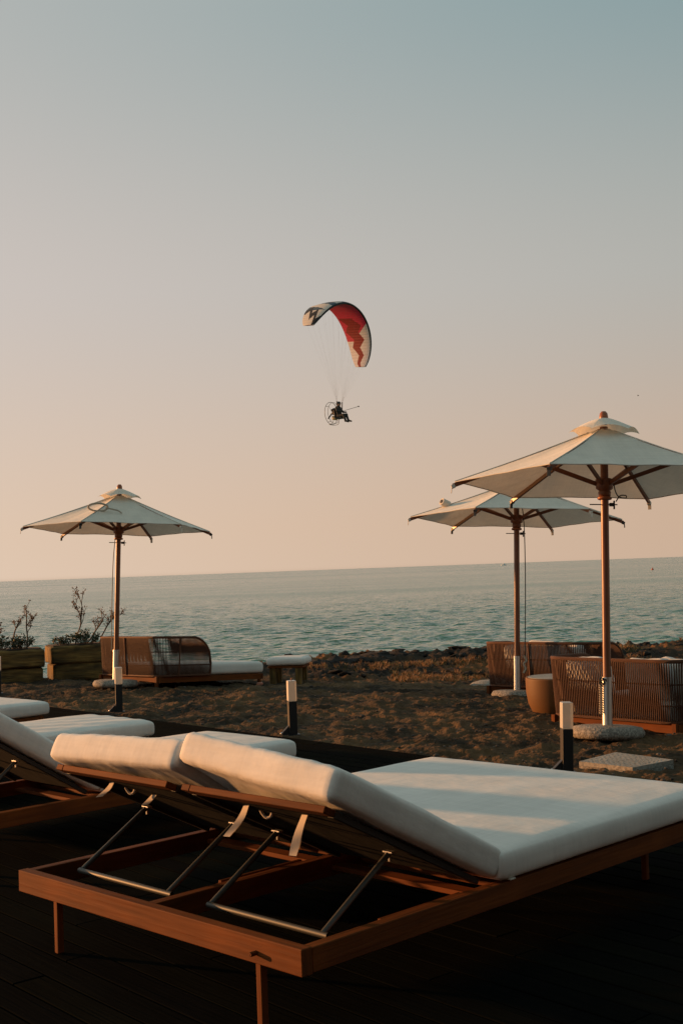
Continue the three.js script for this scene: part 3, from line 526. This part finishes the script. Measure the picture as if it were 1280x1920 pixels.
function leafGeo(n, len, spread) { const p = [], ix = []; for (let i = 0; i < n; i++) { const c = V3(rr(-1, 1), rr(-1, 1), rr(-1, 1)).multiplyScalar(spread), d = V3(rr(-1, 1), rr(-.4, 1), rr(-1, 1)).normalize(), s = d.clone().cross(V3(rr(-1, 1), rr(-1, 1), rr(-1, 1))).normalize().multiplyScalar(len * .2), L = len * rr(.6, 1.2), b = p.length / 3; const m = c.clone().addScaledVector(d, L * .5), e = c.clone().addScaledVector(d, L); for (const q of [c, m.clone().add(s), e, m.clone().sub(s)]) p.push(q.x, q.y, q.z); ix.push(b, b + 1, b + 2, b, b + 2, b + 3); } const g = new THREE.BufferGeometry(); g.setAttribute('position', new THREE.Float32BufferAttribute(p, 3)); g.setIndex(ix); g.computeVertexNormals(); return g; }
function shrub(x, D, y, h, lean, leaves, label) {           // bare, crooked twigs with a few dry leaves
  const o = thing('dry_shrub', label, 'shrub', 'dry shrubs in the planters'); o.position.set(x, y, -D);
  const twigs = [], lv = [];
  const grow = (a, d, L, r, lvl) => { const n = 4, pts = [a.clone()]; let q = a.clone(), dd = d.clone(); for (let i = 0; i < n; i++) { dd.add(V3(rr(-.28, .28), rr(-.05, .16), rr(-.28, .28))).normalize(); q = q.clone().addScaledVector(dd, L / n); pts.push(q);
      if (lvl < 2 && i > 0) for (let b = 0; b < 2; b++) if (rnd() < .72) grow(q, dd.clone().add(V3(rr(-1, 1), rr(-.1, .7), rr(-.8, .8))).normalize(), L * rr(.28, .5), r * .55, lvl + 1); }
    twigs.push(tube(pts, r, 4, 8)); if (lvl > 0) lv.push(leafGeo(leaves, .045, .022).translate(q.x, q.y, q.z)); };
  grow(V3(0, 0, 0), V3(lean, 1, 0).normalize(), h, .011, 0);
  mesh('twigs', merge(twigs), M.twig, o); const l = mesh('leaves', merge(lv), M.dryLeaf, o); l.userData.kind = 'stuff';
  return o;
}
function leafy(x, D, y, w, h, n, label) { const o = thing('leafy_plant', label, 'plant', 'low green plants in the planters'); o.position.set(x, y, -D); const l = []; const st = []; for (let i = 0; i < n; i++) { const a = rr(0, 6.28), r = w * Math.sqrt(rnd()), hh = h * (1 - .5 * r / w) * rr(.35, 1); const e = V3(Math.cos(a) * r, hh, Math.sin(a) * r * .7); st.push(tube([[e.x * .4, 0, e.z * .4], [e.x * .8, hh * .5, e.z * .8], e], .004, 4, 4)); l.push(leafGeo(10, .06, .035).translate(e.x, e.y, e.z)); } mesh('stems', merge(st), M.twig, o); const f = mesh('foliage', merge(l), M.leaf, o); f.userData.kind = 'stuff'; return o; }
const PY = -.15 + .545;
shrub(-4.36, 19.85, PY, .62, .05, 4, 'tall bare crooked shrub rising from the planter behind the daybed');
shrub(-4.20, 19.95, PY, .46, .75, 5, 'leaning twiggy shrub in the planter behind the daybed');
shrub(-3.98, 19.9, PY, .42, .1, 5, 'short twiggy shrub at the daybed end of its planter');
leafy(-4.55, 19.8, PY, .16, .16, 22, 'small green plant at the sunlit end of the planter behind the daybed');
leafy(-4.2, 19.85, PY, .24, .24, 41, 'dark green plant in the middle of the planter behind the daybed');
shrub(-4.95, 19.1, PY, .46, .22, 5, 'upright twiggy shrub at the open end of the lone planter');
shrub(-5.18, 19.15, PY, .42, -.05, 5, 'twiggy shrub in the middle of the lone planter');
shrub(-5.38, 19.1, PY, .36, -.25, 6, 'twiggy shrub leaning away from the gap between the planters');
leafy(-5.34, 19.05, PY, .2, .2, 32, 'low green plant under the leaning shrub in the lone planter');
leafy(-5.02, 19.05, PY, .2, .24, 38, 'bushy green plant at the open end of the lone planter');

// ------------------------------------------------------------------ rocks, pebbles, dry grass on the shore
{
  const rocks = structure('rocky_shore'), geos = [];
  for (let k = 0; k < 6; k++) { let g = new THREE.IcosahedronGeometry(1, 3); g = mergeVertices((g.deleteAttribute('uv'), g.deleteAttribute('normal'), g), 1e-4); const p = g.attributes.position, v = V3(); for (let i = 0; i < p.count; i++) { v.fromBufferAttribute(p, i); const f = 1 + .38 * noise3(v.x * 1.3 + k * 7, v.y * 1.3, v.z * 1.3, k) + .2 * noise3(v.x * 3.1, v.y * 3.1 + k, v.z * 3.1, k + 9) + .09 * noise3(v.x * 8, v.y * 8, v.z * 8, k); v.multiplyScalar(f); v.y *= .62; p.setXYZ(i, v.x, v.y, v.z); } g.computeVertexNormals(); geos.push(boxUV(g, 2)); }
  const mats = [[.02, .017, .014], [.035, .027, .02], [.06, .038, .022]].map(c => std({ color: lin(...c), roughness: .95, bumpMap: speck, bumpScale: .02 }));
  for (let i = 0; i < 280; i++) {
    const x = rr(-2.4, 9), D = x < -1 ? coast(x) - rr(-.2, 1.2) : i < 120 ? coast(x) - rr(-.3, 1.6) : rr(20.2, coast(x)); if (Math.abs(x) > .36 * D) continue;
    const s = rr(.045, .12) * (i % 17 === 0 ? 1.7 : 1), o = mesh('rock', geos[i % 6], mats[Math.floor(rnd() * 3)], rocks);
    o.position.set(x, groundY(x, D) + s * .15, -D); o.scale.set(s * rr(.8, 1.5), s * rr(.5, .9), s * rr(.8, 1.3)); o.rotation.set(rr(-.3, .3), rr(0, 6.28), rr(-.3, .3));
  }
  for (const [x, D, s] of [[-.95, 23.0, .34], [-.55, 22.7, .30], [-.2, 23.2, .36], [.2, 23.4, .3], [-1.3, 23.5, .3], [.55, 23.9, .3], [1.0, 24.2, .28]]) { const o = mesh('rock', geos[(x * 10 + 20) % 6 | 0], mats[0], rocks); o.position.set(x, groundY(x, D) - .02, -D); o.scale.set(s * 1.2, s * .75, s); o.rotation.y = x * 9; }
  // loose pebbles on the sand
  const pn = 1800, pg = new THREE.IcosahedronGeometry(1, 1), pm = new THREE.InstancedMesh(pg, std({ color: lin(1, 1, 1), roughness: .9 }), pn), d = new THREE.Object3D(), col = new THREE.Color();
  for (let i = 0; i < pn; i++) { const D = 8.2 * Math.pow(2.5, rnd()), x = rr(-.36, .36) * D, s = rr(.005, .016) * (rnd() < .05 ? 2 : 1); d.position.set(x, groundY(x, D) + s * .2, -D); d.scale.set(s, s * .6, s * rr(.7, 1.2)); d.rotation.set(0, rr(0, 6), 0); d.updateMatrix(); pm.setMatrixAt(i, d.matrix); const k = rr(.03, .13); pm.setColorAt(i, col.setRGB(k, k * .8, k * .62)); }
  pm.name = 'pebbles'; pm.userData.kind = 'stuff'; pm.castShadow = pm.receiveShadow = true; scene.add(pm);
  // dry grass
  const bl = []; for (let i = 0; i < 9; i++) { const a = rr(0, 6.28), l = rr(.5, 1), r = rr(.1, .45), w = .035; const g = new THREE.BufferGeometry(); const tx = Math.cos(a), tz = Math.sin(a); g.setAttribute('position', new THREE.Float32BufferAttribute([-tz * w, 0, tx * w, tz * w, 0, -tx * w, tx * r * .5 + tz * w * .6, l * .6, tz * r * .5 - tx * w * .6, tx * r, l, tz * r], 3)); g.setIndex([0, 1, 2, 0, 2, 3]); g.computeVertexNormals(); bl.push(g); }
  const gg = merge(bl), gn = 5200, gm = new THREE.InstancedMesh(gg, phys({ color: lin(1, 1, 1), roughness: .85, transmission: .35, thickness: 0 }), gn); let c = 0;
  for (let i = 0; i < 60000 && c < gn; i++) { const D = rr(19.2, 26), x = rr(-1.8, 9.5); if (D > coast(x) - .3 || x > .33 * D) continue; const f = fbm(x * .8 + 11, D * 1.0, 4, 58) + .25 * sstep(22.2, 20, D) * sstep(-.6, 1.2, x) + .12 * sstep(4, 7, x); if (f < .16 + rnd() * .12) continue;
    const s = rr(.05, .13); d.position.set(x, groundY(x, D) - .005, -D); d.scale.set(s, s * rr(.7, 1.2), s); d.rotation.set(0, rr(0, 6), 0); d.updateMatrix(); gm.setMatrixAt(c, d.matrix); const k = rr(.7, 1.2), gr = rnd() < .25 || (x > 5 && rnd() < .4); gm.setColorAt(c, gr ? col.setRGB(.10 * k, .095 * k, .03 * k) : col.setRGB(.34 * k, .18 * k, .065 * k)); c++; }
  gm.count = c; gm.name = 'dry_grass'; gm.userData.kind = 'stuff'; gm.castShadow = gm.receiveShadow = true; scene.add(gm);
}

// ------------------------------------------------------------------ boat and buoy far out
{
  const D = 1560, x = (940 - 640) / 2300 * D, o = thing('motorboat', 'tiny white motorboat far out just under the horizon', 'boat'); o.position.set(x, -1.35, -D); o.rotation.y = .15;
  const W = std({ color: lin(.8, .8, .78), roughness: .4 });
  const sh = new THREE.Shape([[-3.6, 0], [-3.7, 1.1], [2.4, 1.25], [4, 1.6], [2.6, .1]].map(p => new THREE.Vector2(...p)));
  mesh('hull', new THREE.ExtrudeGeometry(sh, { depth: 2, bevelEnabled: true, bevelSize: .15, bevelThickness: .25, bevelSegments: 2 }).translate(0, -.25, -1), W, o);
  mesh('cabin', box(-1.4, 1.3, 1.05, 2.3, -.8, .8, .2), W, o); mesh('windscreen', box(1.32, 1.42, 1.3, 2.1, -.7, .7, .03), M.black, o);
  const D2 = 285, b = thing('buoy', 'small orange buoy floating on the open sea', 'buoy'); b.position.set((1217 - 640) / 2300 * D2, -1.40, -D2);
  const BM = std({ color: lin(.5, .09, .03), roughness: .5 }); mesh('float', new THREE.LatheGeometry([[0, -.2], [.3, -.1], [.34, .12], [.2, .3], [.08, .42], [0, .44]].map(p => new THREE.Vector2(...p)), 20), BM, b); mesh('mast', new THREE.CylinderGeometry(.05, .05, .25, 8).translate(0, .55, 0), BM, b);
}

// ------------------------------------------------------------------ powered paraglider
const pix = (x, y, D) => { const v = V3((x - 640) / 2300, -(y - 960) / 2300, -1).applyQuaternion(camera.quaternion); return v.multiplyScalar(D / -v.z).add(V3(0, 1.45, 0)); };   // a direction, carried out to distance D
{
  const PD = 72, yaw = 2.184, roll = .312, pitch = -.101, A = 2.923, B = 3.067, C = 2.05, PH = 1.371;
  const fwd0 = V3(Math.sin(yaw), 0, -Math.cos(yaw)), right0 = V3(Math.cos(yaw), 0, Math.sin(yaw)), up0 = V3(0, 1, 0);
  const f2 = fwd0.clone().multiplyScalar(Math.cos(pitch)).addScaledVector(up0, Math.sin(pitch)), u2 = fwd0.clone().multiplyScalar(-Math.sin(pitch)).addScaledVector(up0, Math.cos(pitch));
  const r3 = right0.clone().multiplyScalar(Math.cos(roll)).addScaledVector(u2, Math.sin(roll)), u3 = right0.clone().multiplyScalar(-Math.sin(roll)).addScaledVector(u2, Math.cos(roll));
  const C0 = pix(625.4, 668.1, PD), pilot = pix(637, 772.5, PD - .3);
  const wing = thing('paraglider_wing', 'red and white paraglider wing with black zigzag flying above the sea', 'paraglider'); wing.position.copy(C0);
  const chordAt = s => C * Math.sqrt(Math.max(0, 1 - Math.pow(Math.abs(s) * .945, 2.6))), cells = 46;
  const surf = (s, c, side) => { const a = s * PH, ch = chordAt(s), nrm = r3.clone().multiplyScalar(Math.sin(a)).addScaledVector(u3, Math.cos(a)), rib = Math.abs(Math.sin(s * cells / 2 * Math.PI)); const th = .12 * ch * 5 * (.2969 * Math.sqrt(c) - .126 * c - .3516 * c * c + .2843 * c ** 3 - .1036 * c ** 4) * (side > 0 ? 1.15 : .55) + side * 0; const bulge = .022 * rib * Math.sin(Math.PI * Math.pow(c, .6));
    return r3.clone().multiplyScalar(A * Math.sin(a)).addScaledVector(u3, B * Math.cos(a)).addScaledVector(f2, ch * (.45 - c)).addScaledVector(nrm, side * (th + bulge)); };
  const sheet = side => { const ns = cells * 4, nc = 20, p = [], uv = [], ix = []; for (let i = 0; i <= ns; i++) for (let j = 0; j <= nc; j++) { const s = i / ns * 2 - 1, c = Math.pow(j / nc, 1.6), q = surf(s, c, side); p.push(q.x, q.y, q.z); uv.push(i / ns, c); } for (let i = 0; i < ns; i++) for (let j = 0; j < nc; j++) { const a = i * (nc + 1) + j, b = a + nc + 1; ix.push(a, b, a + 1, a + 1, b, b + 1); } const g = new THREE.BufferGeometry(); g.setAttribute('position', new THREE.Float32BufferAttribute(p, 3)); g.setAttribute('uv', new THREE.Float32BufferAttribute(uv, 2)); g.setIndex(ix); g.computeVertexNormals(); return g; };
  const zig = (x, n) => Math.abs(((x * n) % 1 + 1) % 1 - .5) * 2;
  const lower = tex(512, (u, v) => { const s = u * 2 - 1; let c = [.86, .83, .84];
    const z = .12 * (zig(s, 3.6) - .5);
    if (s > -.50 + .5 * (v < .42 ? (.42 - v) * .9 : 0)) c = [.78, .13, .29];
    else if (v > .62 + z * 1.6 && s > -.62) c = [.78, .13, .29];
    const cen = .56 + .20 * (zig(s, 4.2) - .5) + .1 * (s + .7), wdt = mix(.25, .11, sstep(-.95, -.35, -s - .0) * 0 + sstep(-.4, -.98, s)); if (s < -.22 && Math.abs(v - cen) < wdt) c = [.52, .02, .06];
    if (s > .45) c = Math.abs(v - .5 - .3 * (zig(s, 4) - .5)) < .14 ? [.52, .02, .06] : [.86, .83, .84];
    if (v < .045) c = [.03, .05, .06];
    const k = 1 - .14 * Math.pow(1 - Math.abs(Math.sin(u * cells * Math.PI)), 6); return c.map(a => a * k); });
  const upper = tex(512, (u, v) => { const s = u * 2 - 1; let c = [.84, .80, .74];
    const st = Math.sin(s * 26 + v * 5); if (s < .72 && st > .25) c = [.22, .31, .36]; if (s < .12) c = st > -.2 ? [.06, .10, .12] : [.35, .42, .45];
    if (s > .5 && Math.abs((s - .80) * 2.2 + (v - .5) * .7 + .32 * (zig(v, 2.6) - .5)) < .15) c = [.05, .05, .06];
    if (v < .05) c = [.06, .09, .11];
    const k = 1 - .12 * Math.pow(1 - Math.abs(Math.sin(u * cells * Math.PI)), 6); return c.map(a => a * k); });
  lower.wrapS = lower.wrapT = upper.wrapS = upper.wrapT = THREE.ClampToEdgeWrapping;
  const wm = t => phys({ map: t, roughness: .7, transmission: .10, thickness: 0 });
  mesh('lower_surface', sheet(-1), wm(lower), wing); mesh('upper_surface', sheet(1), wm(upper), wing);
  // lines: from the wing to the two risers
  const lm = std({ color: lin(.16, .14, .13), roughness: .8 });
  const riser = sd => pilot.clone().addScaledVector(right0, sd * .28).add(V3(0, .62, 0)).sub(C0);
  for (const s of [-.92, -.74, -.56, -.38, -.2, -.07, .07, .2, .38, .56, .74, .92]) for (const c of [.12, .8]) mesh('suspension_line', rod(surf(s, c, -1), riser(Math.sign(s)), .0013, 4), lm, wing);
  for (const sd of [-1, 1]) mesh('riser', bar(riser(sd), pilot.clone().addScaledVector(right0, sd * .22).add(V3(0, .12, 0)).sub(C0), .05, .03), M.black, wing);

  // pilot frame: x to his right, y up, z backwards
  const toPilot = o => { o.position.copy(pilot); o.quaternion.setFromRotationMatrix(new THREE.Matrix4().makeBasis(right0, up0, fwd0.clone().negate())); return o; };
  const mo = toPilot(thing('paramotor', 'backpack motor with round tubular cage hanging under the paraglider wing', 'paramotor'));
  const metal = std({ color: lin(.18, .16, .13), roughness: .5, metalness: .5 });
  mesh('cage_hoop', new THREE.TorusGeometry(.66, .015, 8, 64).translate(0, -.02, .62), metal, mo); mesh('cage_hoop', new THREE.TorusGeometry(.62, .012, 8, 64).translate(0, -.02, .42), metal, mo);
  for (let k = 0; k < 4; k++) { const a = k * Math.PI / 2 + .6; mesh('cage_spoke', rod(V3(0, -.02, .5), V3(.62 * Math.cos(a), -.02 + .62 * Math.sin(a), .42), .007, 6), metal, mo); mesh('cage_spacer', rod(V3(.62 * Math.cos(a), -.02 + .62 * Math.sin(a), .42), V3(.66 * Math.cos(a), -.02 + .66 * Math.sin(a), .62), .012, 6), metal, mo); }
  mesh('engine', merge([bx(.26, .3, .2, .04).translate(0, .02, .40), new THREE.CylinderGeometry(.09, .09, .22, 14).rotateZ(1.2).translate(.08, .16, .42), new THREE.CylinderGeometry(.05, .07, .3, 12).translate(-.12, -.1, .44)]), M.black, mo);
  mesh('fuel_tank', bx(.34, .24, .2, .05).translate(0, -.32, .38), phys({ color: lin(.6, .48, .25), roughness: .4, transmission: .3, thickness: 0 }), mo);
  mesh('propeller', bar(V3(-.42, .36, .56), V3(.42, -.38, .56), .09, .02, .008, V3(0, 0, 1)), M.black, mo);
  mesh('skid', tube([[-.3, -.5, .3], [-.3, -.66, .36], [-.28, -.70, .6], [.28, -.70, .6], [.3, -.66, .36], [.3, -.5, .3]], .014, 6, 30), metal, mo);
  mesh('harness_seat', merge([bx(.42, .08, .46, .03).translate(0, -.36, .02), bx(.42, .52, .08, .03).rotateX(.15).translate(0, -.1, .26)]), M.black, mo);

  const pr = toPilot(thing('person', 'person in dark clothing and helmet seated in the paramotor harness, holding a pole', 'person'));
  const bones = [ // [a, b, ra, rb]
    [[0, -.24, .06], [0, .02, .10], .155, .15], [[0, .02, .10], [0, .22, .11], .155, .145], [[-.15, .24, .11], [.15, .24, .11], .085, .085], [[0, .26, .10], [0, .40, .07], .06, .058],
    [[-.10, -.25, .05], [-.13, -.19, -.36], .095, .075], [[.10, -.25, .05], [.12, -.22, -.36], .095, .075], [[-.13, -.19, -.36], [-.12, -.52, -.50], .07, .05], [[.12, -.22, -.36], [.11, -.56, -.46], .07, .05],
    [[-.12, -.53, -.48], [-.12, -.60, -.70], .05, .04], [[.11, -.57, -.44], [.11, -.64, -.66], .05, .04],
    [[-.19, .23, .11], [-.30, .02, -.02], .06, .05], [[-.30, .02, -.02], [-.20, -.02, -.26], .048, .036], [[.19, .23, .11], [.31, .05, .0], .06, .05], [[.31, .05, .0], [.20, .0, -.24], .048, .036]];
  for (const [hx, hy, hz] of [[-.18, -.025, -.31], [.18, -.005, -.29]]) { bones.push([[hx * 1.05, hy, hz + .05], [hx, hy, hz], .034, .032]); for (let f = 0; f < 4; f++) bones.push([[hx + (f - 1.5) * .018, hy + .02, hz - .03], [hx + (f - 1.5) * .016, hy - .035, hz - .045 - .004 * f], .011, .009]); bones.push([[hx - Math.sign(hx) * .03, hy, hz + .01], [hx - Math.sign(hx) * .045, hy + .02, hz - .035], .012, .010]); }
  const RES = 96, SC = .78, mc = new MarchingCubes(RES, M.black, false, false, 160000); mc.isolation = 0;
  const va = V3(), vb = V3(), vp = V3(), ctr = V3(0, -.08, -.22);
  for (let z = 0; z < RES; z++) for (let y = 0; y < RES; y++) for (let x = 0; x < RES; x++) {
    vp.set((x / (RES / 2) - 1) * SC, (y / (RES / 2) - 1) * SC, (z / (RES / 2) - 1) * SC).add(ctr); let d = 9;
    for (const [a, b, ra, rb] of bones) { const bxx = b[0] - a[0], by = b[1] - a[1], bz = b[2] - a[2], px = vp.x - a[0], py = vp.y - a[1], pz = vp.z - a[2], t = clamp((px * bxx + py * by + pz * bz) / (bxx * bxx + by * by + bz * bz), 0, 1), e = Math.hypot(px - bxx * t, py - by * t, pz - bz * t) - mix(ra, rb, t) * (ra > .03 ? 1.18 : 1), k = Math.min(ra, rb) < .02 ? .008 : .035, h = clamp(.5 + .5 * (d - e) / k, 0, 1); d = mix(d, e, h) - k * h * (1 - h); }
    mc.field[z * RES * RES + y * RES + x] = -d;
  }
  mc.update();
  const bg = new THREE.BufferGeometry(); bg.setAttribute('position', new THREE.BufferAttribute(mc.positionArray.slice(0, mc.count * 3), 3)); bg.setAttribute('normal', new THREE.BufferAttribute(mc.normalArray.slice(0, mc.count * 3), 3)); bg.scale(SC, SC, SC).translate(ctr.x, ctr.y, ctr.z); bg.computeVertexNormals();
  mesh('body', bg, std({ color: lin(.018, .02, .02), roughness: .8 }), pr);
  const hg = new THREE.SphereGeometry(.1, 24, 20), hp = hg.attributes.position; for (let i = 0; i < hp.count; i++) { const v = V3().fromBufferAttribute(hp, i); v.y *= 1.22; v.z *= 1.08; if (v.z < 0) { v.z -= .03 * Math.exp(-(v.x * v.x) / .0004 - Math.pow(v.y + .005, 2) / .0008); v.z += .012 * Math.exp(-Math.pow(Math.abs(v.x) - .035, 2) / .0003 - Math.pow(v.y - .02, 2) / .0003); v.z += .008 * Math.exp(-(v.x * v.x) / .001 - Math.pow(v.y + .052, 2) / .00008); } hp.setXYZ(i, v.x, v.y, v.z); } hg.computeVertexNormals();
  mesh('head', hg.translate(0, .47, .045), std({ color: lin(.32, .19, .13), roughness: .6 }), pr);
  const he = new THREE.SphereGeometry(.135, 24, 16, 0, 6.283, 0, 1.75); he.rotateX(.35); mesh('helmet', he.translate(0, .50, .06), std({ color: lin(.015, .016, .018), roughness: .35 }), pr);
  const sp = toPilot(thing('pole', 'thin pole with small camera held out in front by the person', 'camera pole'));
  const tip = pix(672, 762, PD - .6).sub(pilot), loc = V3(tip.dot(right0), tip.y, -tip.dot(fwd0));
  mesh('stick', rod(V3(.19, .0, -.33), loc, .012, 6), M.black, sp); mesh('camera', bx(.10, .06, .06, .01).translate(loc.x, loc.y, loc.z), M.black, sp);
}
{ // bird
  const p = pix(1195, 742, 160), o = single('bird', (() => { const g = new THREE.BufferGeometry(); const P = [0, 0, -.14, .05, .03, 0, 0, .05, 0, -.05, .03, 0, 0, 0, .16, .28, .10, .02, -.28, .10, .02, 0, -.03, 0, .16, .10, -.05, -.16, .10, -.05]; g.setAttribute('position', new THREE.Float32BufferAttribute(P, 3)); g.setIndex([0, 1, 2, 0, 2, 3, 1, 4, 2, 2, 4, 3, 0, 7, 1, 0, 3, 7, 7, 4, 1, 7, 3, 4, 1, 8, 5, 1, 5, 4, 3, 6, 9, 3, 4, 6]); g.computeVertexNormals(); return g; })(), std({ color: lin(.05, .05, .05) }), 'tiny dark bird in the sky over the large parasol', 'bird'); o.position.copy(p); o.rotation.y = .9;
}
renderer.render(scene, camera);
